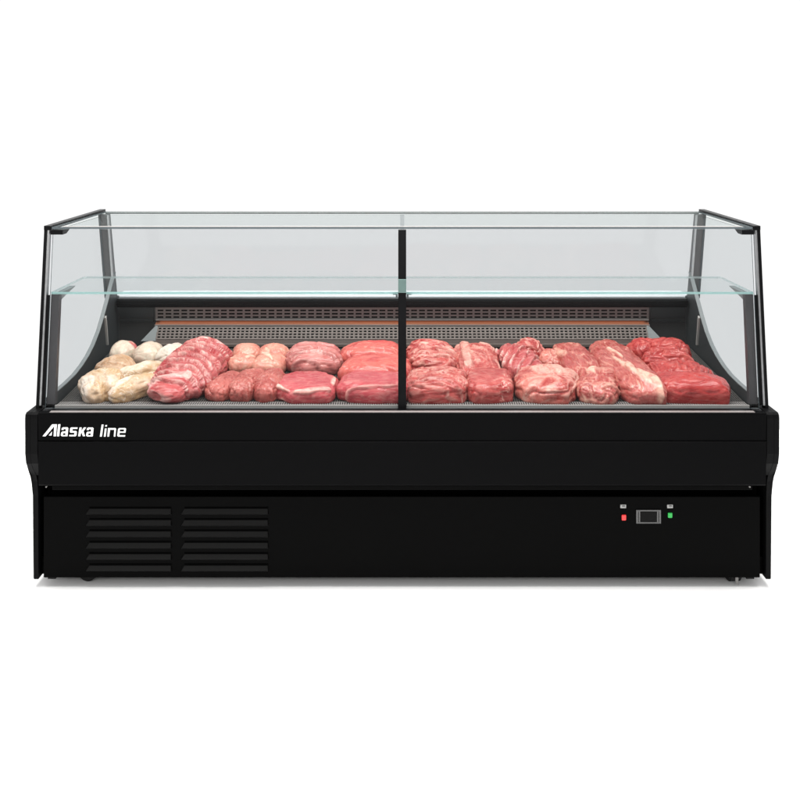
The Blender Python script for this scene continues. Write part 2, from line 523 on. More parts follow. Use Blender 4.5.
# end frames of the glass case
for s in (-1, 1):
    bm = bmesh.new()
    # black outer profile: front bar, top bar
    yb, yt = FB[0] - 0.006, FT[0] - 0.004
    prism(bm, [(yb, 0.6395), (yb + 0.032, 0.6395), (yt + 0.032, 1.2295), (yt, 1.2295)], s * 1.2185, s * 1.2290)
    prism(bm, [(yt - 0.002, 1.2296), (yt - 0.002, 1.2440), (0.712, 1.2480), (0.712, 1.2330), (yt + 0.032, 1.2296)], s * 1.2065, s * 1.2290)
    prism(bm, [(yt - 0.002, 1.214), (yt - 0.002, 1.2294), (0.20, 1.2294), (0.16, 1.214)], s * 1.165, s * 1.2064)
    fr = obj('end_frame', bm, M['black_frame'], counter)
    bm = bmesh.new()
    prism(bm, [(yb + 0.002, 0.6485), (yb + 0.022, 0.6485), (yt + 0.022, 1.2285), (yt + 0.002, 1.2285)], s * 1.2120, s * 1.2184)
    obj('aluminium_strip', bm, M['aluminium'], fr)
    bm = bmesh.new()
    prism(bm, [(yb + 0.008, 0.6485), (yb + 0.011, 0.6485), (front_y(1.01) + 0.005, 1.0100), (front_y(1.01) + 0.002, 1.0100)], s * 1.2015, s * 1.2118)
    obj('gasket', bm, M['black_frame'], fr)
    # dark post below the shelf, with the bracket that carries the shelf
    bm = bmesh.new()
    y1, y2 = front_y(0.648) + 0.010, front_y(1.0108) + 0.010
    prism(bm, [(y1, 0.648), (y1 + 0.022, 0.648), (y2 + 0.022, 1.0108), (y2, 1.0108)], s * 1.172, s * 1.2000)
    pst = obj('inner_post', bm, M['dark_post'], fr)
    bm = bmesh.new()
    prism(bm, [(y2 + 0.0225, 1.0107), (y2 + 0.0225, 0.984), (0.165, 0.990), (0.22, 1.000), (0.275, 1.0080), (0.285, 1.0107)], s * 1.178, s * 1.1985)
    obj('shelf_bracket', bm, M['grey_trim'], pst)
    # rear post
    bm = bmesh.new()
    prism(bm, [(RT[0] - 0.010, 1.2285), (RT[0] + 0.035, 1.2285), (0.800, 0.880), (0.742, 0.880)], s * 1.1855, s * 1.2205)
    rp = obj('rear_post', bm, M['post_grey'], counter)
    bm = bmesh.new()
    prism(bm, [(RT[0] - 0.012, 1.2280), (RT[0] - 0.004, 1.2280), (0.746, 0.8805), (0.738, 0.8805)], s * 1.1785, s * 1.1853)
    obj('edge_strip', bm, M['aluminium'], rp)

# rear head rail
bm = bmesh.new()
bx(bm, -1.2055, 1.2055, 0.7055, 0.711, 1.2285, 1.2345, bevel=0.001)
obj('rear_head_rail', bm, M['grey_trim'], counter)

# inner sides with the concave upper edge
CUR = [(0.745, 0.985), (0.705, 0.945), (0.662, 0.900), (0.60, 0.838), (0.542, 0.786), (0.48, 0.748), (0.418, 0.722), (0.35, 0.703), (0.278, 0.690), (0.19, 0.683), (0.092, 0.680)]
for s in (-1, 1):
    bm = bmesh.new()
    prism(bm, [(0.795, 0.60)] + [(0.795, 0.880), (0.760, 0.890)] + CUR + [(0.092, 0.60)], s * 1.1765, s * 1.1880)
    sw = obj('inner_side', bm, M['side_wall'], counter)
    # rounded trim following the curve
    bm = bmesh.new()
    n = len(CUR)
    top = []
    for i, (y, z) in enumerate(CUR):
        p, q = CUR[max(0, i - 1)], CUR[min(n - 1, i + 1)]
        d = Vector((q[0] - p[0], q[1] - p[1])).normalized()
        nn = Vector((d.y, -d.x))
        if nn.y < 0:
            nn = -nn
        top.append((y + nn.x * 0.004, z + nn.y * 0.004))
    low = [(y, z + 0.0004) for y, z in CUR]
    for i in range(n - 1):
        quad = [low[i], low[i + 1], top[i + 1], top[i]]
        prism(bm, quad, s * 1.1745, s * 1.1895)
    bmesh.ops.remove_doubles(bm, verts=bm.verts, dist=1e-5)
    obj('curved_trim', bm, M['grey_trim'], sw)
    bm = bmesh.new()
    prism(bm, [(0.600, 0.828), (0.606, 0.836), (0.632, 0.715), (0.626, 0.715)], s * 1.1685, s * 1.1764)
    obj('light_strip', bm, M['lip'], sw)

# rear sill, worktop, back wall
bm = bmesh.new()
bx(bm, -1.170, 1.170, 0.738, 0.760, 0.842, 0.8765, bevel=0.003)
bx(bm, -1.170, 1.170, 0.730, 0.741, 0.851, 0.872, bevel=0.003)
obj('rear_sill', bm, M['black_frame'], counter)
bm = bmesh.new()
bx(bm, -1.20, 1.20, 0.805, 0.935, 0.850, 0.877, bevel=0.004)
obj('rear_worktop', bm, M['worktop'], counter)
bm = bmesh.new()
bx(bm, -1.1755, 1.1755, 0.790, 0.802, 0.60, 0.872)
bwall = obj('back_wall', bm, M['back_steel'], counter)
for s in (-1, 1):   # joint lines of the side plates of the back wall
    bm = bmesh.new()
    bx(bm, s * 1.030, s * 1.172, 0.780, 0.789, 0.772, 0.784, bevel=0.001)
    bx(bm, s * 1.030, s * 1.172, 0.784, 0.7895, 0.790, 0.835, bevel=0.001)
    obj('back_plate', bm, M['side_wall'], bwall)

def perforated(name, org, up, width, height, rows, cols, hf, vf, mats, parent, margin=0.004):
    """punched sheet of real bars: org is the middle of its foot, up its (y, z) direction"""
    bm = bmesh.new()
    u = Vector((0, up[0], up[1])).normalized()
    nn = Vector((0, -u.z, u.y))
    fr = Matrix(((1, nn.x, u.x, org[0]), (0, nn.y, u.y, org[1]), (0, nn.z, u.z, org[2]), (0, 0, 0, 1)))
    ph = (height - 2 * margin) / rows
    pw = width / cols
    bx(bm, -width / 2, width / 2, -0.0, 0.0015, 0, margin + ph * (1 - hf) / 2, frame=fr)
    bx(bm, -width / 2, width / 2, -0.0, 0.0015, height - margin - ph * (1 - hf) / 2, height, frame=fr)
    for r in range(1, rows):
        z = margin + r * ph
        bx(bm, -width / 2, width / 2, 0, 0.0015, z - ph * (1 - hf) / 2, z + ph * (1 - hf) / 2, frame=fr)
    for c in range(cols + 1):
        x = -width / 2 + c * pw
        bx(bm, x - pw * (1 - vf) / 2, x + pw * (1 - vf) / 2, 0.0002, 0.0012, 0.0005, height - 0.0005, frame=fr)
    bx(bm, -width / 2, width / 2, -0.010, -0.006, 0, height, 1, frame=fr)
    return obj(name, bm, mats, parent)


duct = perforated('upper_air_grille', (0, 0.772, 0.7835), (0.0, 1.0), 2.03, 0.053, 3, 62, 0.50, 0.74, [M['grille'], M['black_void']], counter, 0.006)
bm = bmesh.new()
prism(bm, [(0.772, 0.7830), (0.786, 0.7830), (0.786, 0.770), (0.748, 0.768)], -1.015, 1.015)
obj('sloping_ledge', bm, M['ledge'], duct)
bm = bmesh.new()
bx(bm, -1.016, 1.016, 0.744, 0.7475, 0.7665, 0.7705)
obj('ledge_edge', bm, M['grille'], duct)
low = perforated('lower_air_grille', (0, 0.712, 0.718), (0.030, 0.046), 2.00, 0.0545, 4, 112, 0.52, 0.62, [M['grille_low'], M['black_void']], counter, 0.003)
bm = bmesh.new()
prism(bm, [(0.712, 0.7175), (0.740, 0.7175), (0.740, 0.690), (0.700, 0.690), (0.700, 0.700), (0.709, 0.702)], -1.03, 1.03)
obj('foot_flange', bm, M['grille_low'], low)
for s in (-1, 1):
    bm = bmesh.new()
    a = [bm.verts.new(p) for p in ((s * 1.002, 0.741, 0.766), (s * 1.012, 0.741, 0.766), (s * 1.062, 0.708, 0.712), (s * 1.002, 0.708, 0.712))]
    r = bmesh.ops.extrude_face_region(bm, geom=[bm.faces.new(a)])
    for v in r['geom']:
        if isinstance(v, bmesh.types.BMVert):
            v.co.y += 0.004
    obj('end_gusset', bm, M['grey_trim'], low)


# warm lamp strip tucked under the lip of the upper grille
bm = bmesh.new()
bx(bm, -1.015, 1.015, 0.7565, 0.7712, 0.7845, 0.7895, bevel=0.001)
obj('lip', bm, M['grille'], duct)
ws = area('warm_strip_lamp', (0, 0.763, 0.7832), (0, 0.7632, 0.770), 2.0, 0.008, 0.085, (1.0, 0.52, 0.28))


# deck
def deck_z(y):
    return 0.640 + 0.045 * (y - 0.09) / 0.62


bm = bmesh.new()
prism(bm, [(0.113, 0.618), (0.113, deck_z(0.113) - 0.006), (0.70, deck_z(0.70) - 0.006), (0.70, 0.618)], -1.172, 1.172, 1)
nb = 300
for i in range(nb):
    x = -1.168 + 2.336 * i / (nb - 1)
    prism(bm, [(0.114, deck_z(0.114) - 0.0055), (0.114, deck_z(0.114) - 0.0005), (0.699, deck_z(0.699) - 0.0005), (0.699, deck_z(0.699) - 0.0055)], x - 0.0022, x + 0.0022)
for j in range(26):
    y = 0.120 + 0.575 * j / 25
    bx(bm, -1.171, 1.171, y - 0.0025, y + 0.0025, deck_z(y) - 0.0052, deck_z(y) - 0.0012)
deck = obj('display_deck', bm, [M['deck'], M['deck_pan']], counter)
bm = bmesh.new()
bx(bm, -1.170, 1.170, 0.0675, 0.1120, 0.622, 0.6402, 1)
bx(bm, -1.170, 1.170, 0.0648, 0.0664, 0.6362, 0.6462)
bx(bm, -1.170, 1.170, 0.0655, 0.0720, 0.6408, 0.6458, bevel=0.0005)
for i in range(300):
    x = -1.166 + 2.332 * i / 299
    bx(bm, x - 0.0019, x + 0.0019, 0.0722, 0.1090, 0.6404, 0.6440, 2)
bx(bm, -1.170, 1.170, 0.1092, 0.1118, 0.6404, 0.6438, 2)
obj('front_lip', bm, [M['lip'], M['deck_pan'], M['teeth']], deck)


# ------------------------------------------------------------------ meat
def meat_mat(name, la, lb, fat, marble=0.35, vein=26.0, rough=0.34, sss=0.25, bump=0.35, grain=(1, 1, 1), fatmax=1.0):
    m, n, l, out = new_mat(name)
    b = n.new('ShaderNodeBsdfPrincipled')
    l.new(b.outputs[0], out.inputs[0])
    tc = n.new('ShaderNodeTexCoord')
    oi = n.new('ShaderNodeObjectInfo')
    add = n.new('ShaderNodeVectorMath')
    add.operation = 'ADD'
    l.new(tc.outputs['Object'], add.inputs[0])
    sc = n.new('ShaderNodeVectorMath')
    sc.operation = 'SCALE'
    l.new(oi.outputs['Random'], sc.inputs['Scale'])
    sc.inputs[0].default_value = (7.0, 3.0, 5.0)
    l.new(sc.outputs[0], add.inputs[1])
    mp = n.new('ShaderNodeMapping')
    mp.inputs['Scale'].default_value = grain
    l.new(add.outputs[0], mp.inputs[0])

    def nz(scale, detail, dist, vec=mp):
        t = n.new('ShaderNodeTexNoise')
        t.inputs['Scale'].default_value = scale
        t.inputs['Detail'].default_value = detail
        t.inputs['Distortion'].default_value = dist
        l.new(vec.outputs[0], t.inputs['Vector'])
        return t

    def rng(src, a, b_, c, d, sm=True):
        r = n.new('ShaderNodeMapRange')
        if sm:
            r.interpolation_type = 'SMOOTHSTEP'
        for k, v in zip(('From Min', 'From Max', 'To Min', 'To Max'), (a, b_, c, d)):
            r.inputs[k].default_value = v
        l.new(src, r.inputs['Value'])
        return r.outputs[0]

    def math_(op, x, y):
        t = n.new('ShaderNodeMath')
        t.operation = op
        for i, v in enumerate((x, y)):
            if isinstance(v, (int, float)):
                t.inputs[i].default_value = v
            else:
                l.new(v, t.inputs[i])
        return t.outputs[0]

    def mix(fac, ca, cb):
        t = n.new('ShaderNodeMix')
        t.data_type = 'RGBA'
        l.new(fac, t.inputs[0])
        for i, v in ((6, ca), (7, cb)):
            if isinstance(v, tuple):
                t.inputs[i].default_value = v + (1,)
            else:
                l.new(v, t.inputs[i])
        return t.outputs[2]

    low = nz(14, 4, 0.6, add)
    lean = mix(rng(low.outputs['Fac'], 0.36, 0.64, 0, 1), la, lb)
    mp2 = n.new('ShaderNodeMapping')
    mp2.inputs['Scale'].default_value = tuple(g * g * 0.9 if g < 1 else g * 1.25 for g in grain)
    l.new(add.outputs[0], mp2.inputs[0])
    fine = nz(110, 6, 0.5, mp2)
    lean2 = mix(rng(fine.outputs['Fac'], 0.45, 0.72, 0, 0.20), lean, fat)
    vn = nz(vein, 5, 1.6)
    d = math_('ABSOLUTE', math_('SUBTRACT', vn.outputs['Fac'], 0.5), 0)
    veins = rng(d, 0.0, 0.035, 1, 0)
    patch = rng(nz(11, 2, 0.3, add).outputs['Fac'], 0.42, 0.62, 0, marble)
    vm = math_('MULTIPLY', veins, patch)
    at = n.new('ShaderNodeAttribute')
    at.attribute_name = 'fat'
    brk = rng(nz(40, 4, 0.8, add).outputs['Fac'], 0.30, 0.60, 0.45, 1.0)
    fm = math_('MULTIPLY', math_('MULTIPLY', at.outputs['Fac'], brk), fatmax)
    tot = n.new('ShaderNodeMath')
    tot.operation = 'MAXIMUM'
    l.new(vm, tot.inputs[0])
    l.new(fm, tot.inputs[1])
    col = mix(tot.outputs[0], lean2, fat)
    l.new(col, b.inputs['Base Color'])
    l.new(rng(fine.outputs['Fac'], 0.3, 0.7, rough - 0.10, rough + 0.14), b.inputs['Roughness'])
    b.inputs['Specular IOR Level'].default_value = 0.30
    b.inputs['Subsurface Weight'].default_value = sss
    b.inputs['Subsurface Radius'].default_value = (0.010, 0.0035, 0.0025)
    b.inputs['Subsurface Scale'].default_value = 1.0
    b.inputs['Coat Weight'].default_value = 0.22
    b.inputs['Coat Roughness'].default_value = 0.16
    bp = n.new('ShaderNodeBump')
    bp.inputs['Strength'].default_value = bump
    bp.inputs['Distance'].default_value = 0.004
    hh = math_('ADD', math_('MULTIPLY', vn.outputs['Fac'], 0.8), math_('MULTIPLY', fine.outputs['Fac'], 0.5))
    l.new(hh, bp.inputs['Height'])
    l.new(bp.outputs[0], b.inputs['Normal'])
    return m


MM = {
    'skin': meat_mat('raw_chicken_skin', (0.46, 0.285, 0.145), (0.50, 0.345, 0.235), (0.70, 0.585, 0.50), 0.8, 22, 0.36, 0.10, 0.6),
    'tan': meat_mat('tan_chicken_skin', (0.38, 0.20, 0.10), (0.45, 0.27, 0.16), (0.62, 0.46, 0.36), 0.7, 22, 0.36, 0.10, 0.6, (0.5, 1.2, 1)),
    'pale': meat_mat('raw_chicken_breast', (0.50, 0.415, 0.33), (0.57, 0.475, 0.385), (0.52, 0.085, 0.09), 0.0, 30, 0.38, 0.10, 0.3, fatmax=1.0),
    'white': meat_mat('white_chicken_piece', (0.64, 0.58, 0.51), (0.56, 0.46, 0.385), (0.52, 0.085, 0.09), 0.0, 30, 0.38, 0.10, 0.45, fatmax=1.0),
    'cutlet': meat_mat('pale_pink_cutlet', (0.479, 0.143, 0.110), (0.570, 0.230, 0.170), (0.70, 0.49, 0.38), 0.6, 16, 0.34, 0.10, 0.4),
    'pink': meat_mat('mauve_pink_meat', (0.376, 0.090, 0.086), (0.456, 0.143, 0.130), (0.60, 0.33, 0.295), 0.8, 16, 0.34, 0.10, 0.4, (0.4, 1.2, 1)),
    'fillet': meat_mat('brown_pink_fillet', (0.308, 0.049, 0.042), (0.410, 0.094, 0.078), (0.54, 0.24, 0.195), 0.8, 30, 0.36, 0.08, 1.0),
    'steak': meat_mat('rose_red_steak', (0.370, 0.037, 0.048), (0.427, 0.053, 0.064), (0.70, 0.40, 0.34), 0.2, 14, 0.32, 0.08, 0.35, (0.6, 1.15, 1)),
    'bright': meat_mat('bright_red_meat', (0.410, 0.047, 0.046), (0.524, 0.100, 0.082), (0.64, 0.28, 0.22), 0.6, 13, 0.34, 0.08, 0.4, (0.6, 1.15, 1)),
    'loin': meat_mat('marbled_loin', (0.342, 0.037, 0.042), (0.410, 0.067, 0.068), (0.74, 0.46, 0.41), 0.5, 16, 0.32, 0.08, 0.5, (0.45, 1.5, 1)),
    'beef': meat_mat('marbled_beef', (0.302, 0.024, 0.024), (0.405, 0.063, 0.056), (0.68, 0.35, 0.29), 0.8, 16, 0.32, 0.08, 0.7, (0.6, 1.25, 1)),
    'fatty': meat_mat('fatty_beef', (0.308, 0.027, 0.024), (0.490, 0.138, 0.108), (0.68, 0.39, 0.32), 0.8, 14, 0.33, 0.08, 0.7),
    'brown': meat_mat('brown_red_beef', (0.291, 0.035, 0.032), (0.376, 0.075, 0.066), (0.70, 0.39, 0.30), 0.6, 14, 0.34, 0.08, 0.6, (1.3, 0.55, 1)),
    'dark': meat_mat('deep_red_beef', (0.279, 0.014, 0.015), (0.359, 0.033, 0.030), (0.52, 0.14, 0.115), 0.4, 16, 0.29, 0.08, 0.6, (0.7, 1.2, 1)),
}


def spow(v, e):
    return math.copysign(abs(v) ** e, v)


def fbm(p, o=4):
    a, s, f = 0.0, 0.5, 1.0
    for _ in range(o):
        a += s * noise.noise(p * f)
        s *= 0.5
        f *= 2.03
    return a


def meat(name, label, group, x, y, L, Wd, H, rot=0.0, mat='beef', seed=0, nxy=2.5, nz=2.3, lump=0.10, crease=0.05, cscale=(1, 1, 1), folds=None,
         strips=(), taper=0.0, bend=0.0, pitch=0.0, roll=0.0, lift=0.0, cat='meat', blobs=(), flat=0.0, irr=0.16, nu=110, nv=64):
    """one piece of meat lying on the deck: L across, Wd deep, H tall. folds = (angle, count, amplitude, curve, fat, wobble)
    strips = fat seams [(x0, y0, x1, y1, width, strength)] in the plan square -1..1; blobs = fatty or bloody patches"""
    if group == GB:
        H *= 0.88
        L *= 0.965
    so = Vector((seed * 3.17, seed * 1.91 + 4, seed * 0.73))
    bm = bmesh.new()
    fl_ = bm.verts.layers.float.new('fat')
    grid = []
    k = 1.0 / 0.05
    cut = -0.45
    for j in range(nv + 1):
        ph = -math.pi / 2 + math.pi * j / nv
        row = []
        for i in range(nu):
            th = 2 * math.pi * i / nu
            cx = spow(math.cos(ph), 2 / nz) * spow(math.cos(th), 2 / nxy)
            cy = spow(math.cos(ph), 2 / nz) * spow(math.sin(th), 2 / nxy)
            cz = spow(math.sin(ph), 2 / nz)
            ir = 1.0 + irr * noise.noise(Vector((math.cos(th) * 1.3 + seed * 2.3, math.sin(th) * 1.3 - seed, 0.5))) + irr * 0.5 * noise.noise(Vector((math.cos(th) * 3.1 - seed, math.sin(th) * 3.1 + seed * 1.7, 2.5)))
            cx, cy = cx * ir, cy * ir
            px, py = cx, cy
            czc = max(cz, cut)
            hz = (czc - cut) / (1 - cut)
            wx = 1.0 + taper * cy
            p = Vector((px * L / 2 * wx, py * Wd / 2, hz * H))
            nrm = Vector((cx / L, cy / Wd, 0.7 * cz / H))
            if nrm.length > 1e-6:
                nrm.normalize()
            q = Vector((p.x, p.y, p.z)) * k * 0.55 + so
            w = smoothstep(0.0, 0.30, hz)
            d = lump * fbm(q, 3) * (0.35 + 0.65 * w)
            qc = Vector((p.x * cscale[0], p.y * cscale[1], p.z * cscale[2])) * k * 1.15 + so * 1.7
            qc += Vector((noise.noise(qc * 0.5 + so), noise.noise(qc * 0.5 - so), 0)) * 0.8
            rd = 1 - abs(noise.noise(qc)) * 2.6
            cr = max(0.0, (rd - 0.40) / 0.60) ** 1.6
            d -= crease * cr * w
            rd2 = 1 - abs(noise.noise(qc * 1.9 + so)) * 2.6
            cr2 = max(0.0, (rd2 - 0.5) / 0.5) ** 2
            d -= crease * 0.45 * cr2 * w
            fat = (0.60 * smoothstep(0.38, 0.55, noise.noise(qc * 1.3 + so * 2)) + 0.5 * smoothstep(0.05, 0.30, rd) * (1 - smoothstep(0.35, 0.6, rd))) * (1 if crease > 0.045 else 0.25)
            if folds:
                ang, cnt, amp, curve, ff, wob = folds
                ca, sa = math.cos(math.radians(ang)), math.sin(math.radians(ang))
                u = px * ca + py * sa
                v = -px * sa + py * ca
                t_ = (u * 0.5 + 0.5) * cnt + curve * v * v + 0.5 * curve * hz + wob * noise.noise(Vector((px * 1.5, py * 1.5, seed * 2.1)))
                fr = t_ - math.floor(t_)
                idn = math.floor(t_)
                jitter = 0.6 + 0.8 * (noise.noise(Vector((idn * 3.7, seed, 0.3))) * 0.5 + 0.5)
                saw = (1 - fr) ** 0.7 * smoothstep(0.0, 0.10, fr)
                d += amp * jitter * (saw - 0.5) * (0.25 + 0.75 * w)
                edge = smoothstep(0.03, 0.08, fr) * (1 - smoothstep(0.10, 0.20, fr))
                fat = max(fat, ff * edge * smoothstep(-0.35, 0.25, noise.noise(Vector((px * 3, py * 3, idn * 1.3 + seed)))))
            for (sx0, sy0, sx1, sy1, sw_, st) in strips:
                ax, ay = sx1 - sx0, sy1 - sy0
                tt = max(0, min(1, ((px - sx0) * ax + (py - sy0) * ay) / (ax * ax + ay * ay)))
                dist = math.hypot(px - sx0 - tt * ax, py - sy0 - tt * ay) + 0.07 * noise.noise(q * 1.6)
                g = 1 - smoothstep(sw_ * 0.7, sw_ * 1.1, dist)
                fat = max(fat, st * g * smoothstep(0.02, 0.15, hz))
                d += 0.05 * g * w
            for (bx_, by_, br_, st) in blobs:
                dist = math.hypot(px - bx_, py - by_) + 0.10 * noise.noise(q * 1.3)
                fat = max(fat, st * (1 - smoothstep(br_ * 0.6, br_, dist)))
            p = p + nrm * d * min(L, Wd, 0.16) * 0.9
            if flat:
                p.z = min(p.z, H * (1 - flat) + (p.z - H * (1 - flat)) * 0.35) if p.z > H * (1 - flat) else p.z
            p.x += bend * (py * py - 0.4) * L * 0.5
            p.z = max(p.z, 0.0)
            vv = (bm.verts.new(p), fat) if (0 < j < nv) or i == 0 else row[0]
            row.append(vv)
        grid.append(row)
    for row in grid:
        for v, f in row:
            v[fl_] = f
    for j in range(nv):
        for i in range(nu):
            a, b_, c, d_ = grid[j][i][0], grid[j][(i + 1) % nu][0], grid[j + 1][(i + 1) % nu][0], grid[j + 1][i][0]
            vs_ = []
            for q_ in (a, b_, c, d_):
                if q_ not in vs_:
                    vs_.append(q_)
            if len(vs_) > 2:
                try:
                    bm.faces.new(vs_)
                except ValueError:
                    pass
    o = obj(name, bm, MM[mat], None, smooth=True)
    o.location = (x, y, deck_z(y) + lift)
    slope = math.degrees(math.atan(0.045 / 0.62))
    o.rotation_euler = (Matrix.Rotation(math.radians(slope + pitch), 3, 'X') @ Matrix.Rotation(math.radians(rot), 3, 'Z') @ Matrix.Rotation(math.radians(roll), 3, 'Y')).to_euler()
    o['label'] = label
    o['category'] = cat
    if group:
        o['group'] = group
    return o


GC, GP, GB = 'raw chicken pieces at the left end', 'pink cuts of meat left of the post', 'red cuts of beef right of the post'
# chicken
meat('chicken_breast', 'pale egg-shaped chicken breast with red tip, back left corner of the deck', GC, -1.082, 0.535, 0.108, 0.13, 0.080, 14, 'pale', 1,
     2.4, 2.3, 0.10, 0.015, irr=0.24, taper=0.12, blobs=[(0.85, 0.25, 0.55, 1.0)], cat='chicken')
meat('chicken_breast', 'pale smooth chicken breast between the red-tipped breast and the white piece', GC, -0.978, 0.525, 0.112, 0.13, 0.080, -14, 'pale', 2,
     2.4, 2.3, 0.10, 0.015, irr=0.22, taper=-0.10, blobs=[(0.95, -0.2, 0.22, 0.5)], cat='chicken')
meat('chicken_piece', 'whitest chicken piece, red flesh at its top left, beside the long sliced loin', GC, -0.872, 0.500, 0.108, 0.13, 0.082, -20, 'white', 3,
     2.3, 2.2, 0.16, 0.04, irr=0.24, blobs=[(-0.6, 0.7, 0.50, 1.0), (0.9, 0.5, 0.35, 0.6)], cat='chicken')
meat('chicken_thigh', 'orange-tan chicken thigh lying behind the large plump front chicken piece', GC, -1.055, 0.375, 0.160, 0.145, 0.074, -18, 'tan', 4,
     2.3, 2.1, 0.16, 0.05, irr=0.26, cscale=(0.5, 1, 1), cat='chicken')
meat('chicken_quarter', 'large plump yellow chicken quarter with red end at the front left corner', GC, -1.045, 0.180, 0.146, 0.190, 0.085, -10, 'skin', 5,
     2.2, 2.2, 0.20, 0.045, irr=0.26, taper=0.05, blobs=[(-0.55, -0.75, 0.62, 0.95), (0.75, -0.2, 0.35, 0.6)], cat='chicken')
meat('chicken_drumstick', 'rear slim chicken drumstick pointing at the white chicken piece', GC, -0.950, 0.340, 0.085, 0.225, 0.062, -52, 'skin', 6,
     2.1, 2.1, 0.20, 0.04, irr=0.22, taper=0.34, blobs=[(0.0, -0.4, 0.9, 0.7), (0.1, 0.7, 0.4, 0.5)], cat='chicken')
meat('chicken_drumstick', 'front thick chicken drumstick lying beside the long sliced loin', GC, -0.928, 0.190, 0.098, 0.220, 0.070, -44, 'skin', 7,
     2.1, 2.1, 0.20, 0.04, irr=0.22, taper=-0.34, blobs=[(-0.1, -0.8, 0.65, 0.95), (0.2, 0.9, 0.4, 0.5)], cat='chicken')
# left of the post
meat('sliced_loin', 'long shingled loin of thin marbled pink slices reaching from front to back', GP, -0.768, 0.360, 0.222, 0.555, 0.102, -3, 'loin', 8,
     2.6, 2.1, 0.05, 0.03, cscale=(0.5, 1.4, 1), folds=(84, 11, 0.115, 0.9, 0.85, 0.6), strips=[(-0.95, -0.85, 0.35, -0.72, 0.05, 0.8)], nu=150, nv=140)
meat('cutlet', 'pale pink cutlet, back left of the group of four beside the long loin', GP, -0.602, 0.545, 0.118, 0.12, 0.066, 10, 'cutlet', 9, 2.5, 2.2, 0.07, 0.015)
meat('cutlet', 'pale pink cutlet, back right of the group of four', GP, -0.500, 0.540, 0.122, 0.12, 0.068, -14, 'cutlet', 10, 2.5, 2.2, 0.07, 0.015)
meat('cutlet', 'pale creamy cutlet, front left of the group of four', GP, -0.600, 0.435, 0.112, 0.115, 0.060, 18, 'cutlet', 11, 2.5, 2.2, 0.07, 0.015,
     strips=[(0.2, -0.4, 0.7, 0.1, 0.20, 0.7)])
meat('cutlet', 'pale pink cutlet with a white seam, front right of the group of four', GP, -0.498, 0.425, 0.125, 0.130, 0.064, -16, 'cutlet', 12, 2.5, 2.2, 0.07, 0.015,
     strips=[(-0.5, 0.2, 0.4, -0.5, 0.12, 0.9)])
meat('fillet', 'short brownish pink fillet, left one of three at the front, beside the long loin', GP, -0.622, 0.212, 0.094, 0.205, 0.060, -16, 'fillet', 13,
     2.7, 2.4, 0.07, 0.045, cscale=(1.3, 1.6, 1), folds=(85, 5, 0.035, 0.5, 0.2, 0.4))
meat('fillet', 'short brownish pink fillet, middle one of three at the front', GP, -0.543, 0.215, 0.098, 0.215, 0.068, -10, 'fillet', 14,
     2.9, 2.6, 0.07, 0.045, cscale=(1.1, 1.7, 1), folds=(80, 8, 0.038, 0.5, 0.3, 0.5))
meat('fillet', 'short ridged brownish pink fillet, right one of three, beside the rose red steak', GP, -0.464, 0.215, 0.098, 0.215, 0.068, -6, 'fillet', 15,
     2.9, 2.6, 0.07, 0.045, cscale=(1.1, 1.7, 1), folds=(80, 9, 0.040, 0.5, 0.35, 0.5))
meat('stacked_cutlets', 'mauve pink pillow of layered meat behind the rose red steak', GP, -0.336, 0.485, 0.212, 0.235, 0.080, 2, 'pink', 16,
     2.9, 2.3, 0.06, 0.03, cscale=(0.4, 1.3, 1), folds=(80, 4, 0.085, 0.35, 0.45, 0.5), blobs=[(0.1, -0.55, 0.32, 0.5)])
meat('steak', 'thick rose red oval steak with white fat seam along its front edge', GP, -0.333, 0.196, 0.216, 0.215, 0.062, 3, 'steak', 17,
     2.7, 2.6, 0.05, 0.015, strips=[(-0.95, -0.35, -0.55, -0.80, 0.07, 1.0), (-0.35, -0.93, 0.70, -0.80, 0.07, 0.75), (0.82, -0.35, 0.86, 0.15, 0.05, 1.0)], flat=0.2)
meat('red_cut', 'bright red slab, rearmost of the three smooth slabs left of the black post', GP, -0.106, 0.505, 0.246, 0.17, 0.086, 0, 'bright', 18, 3.2, 2.5, 0.06, 0.03,
     cscale=(0.4, 1, 1))
meat('red_cut', 'bright orange-red slab, middle of the three smooth slabs left of the black post', GP, -0.104, 0.345, 0.262, 0.19, 0.082, 0, 'bright', 19, 3.2, 2.6, 0.06, 0.025, cscale=(0.5, 1, 1))
meat('red_cut', 'rose red slab, front of the three smooth slabs left of the black post', GP, -0.100, 0.184, 0.258, 0.205, 0.073, 0, 'steak', 20, 3.2, 2.5, 0.05, 0.015,
     strips=[(-0.85, -0.80, 0.75, -0.70, 0.05, 0.45)], flat=0.15)
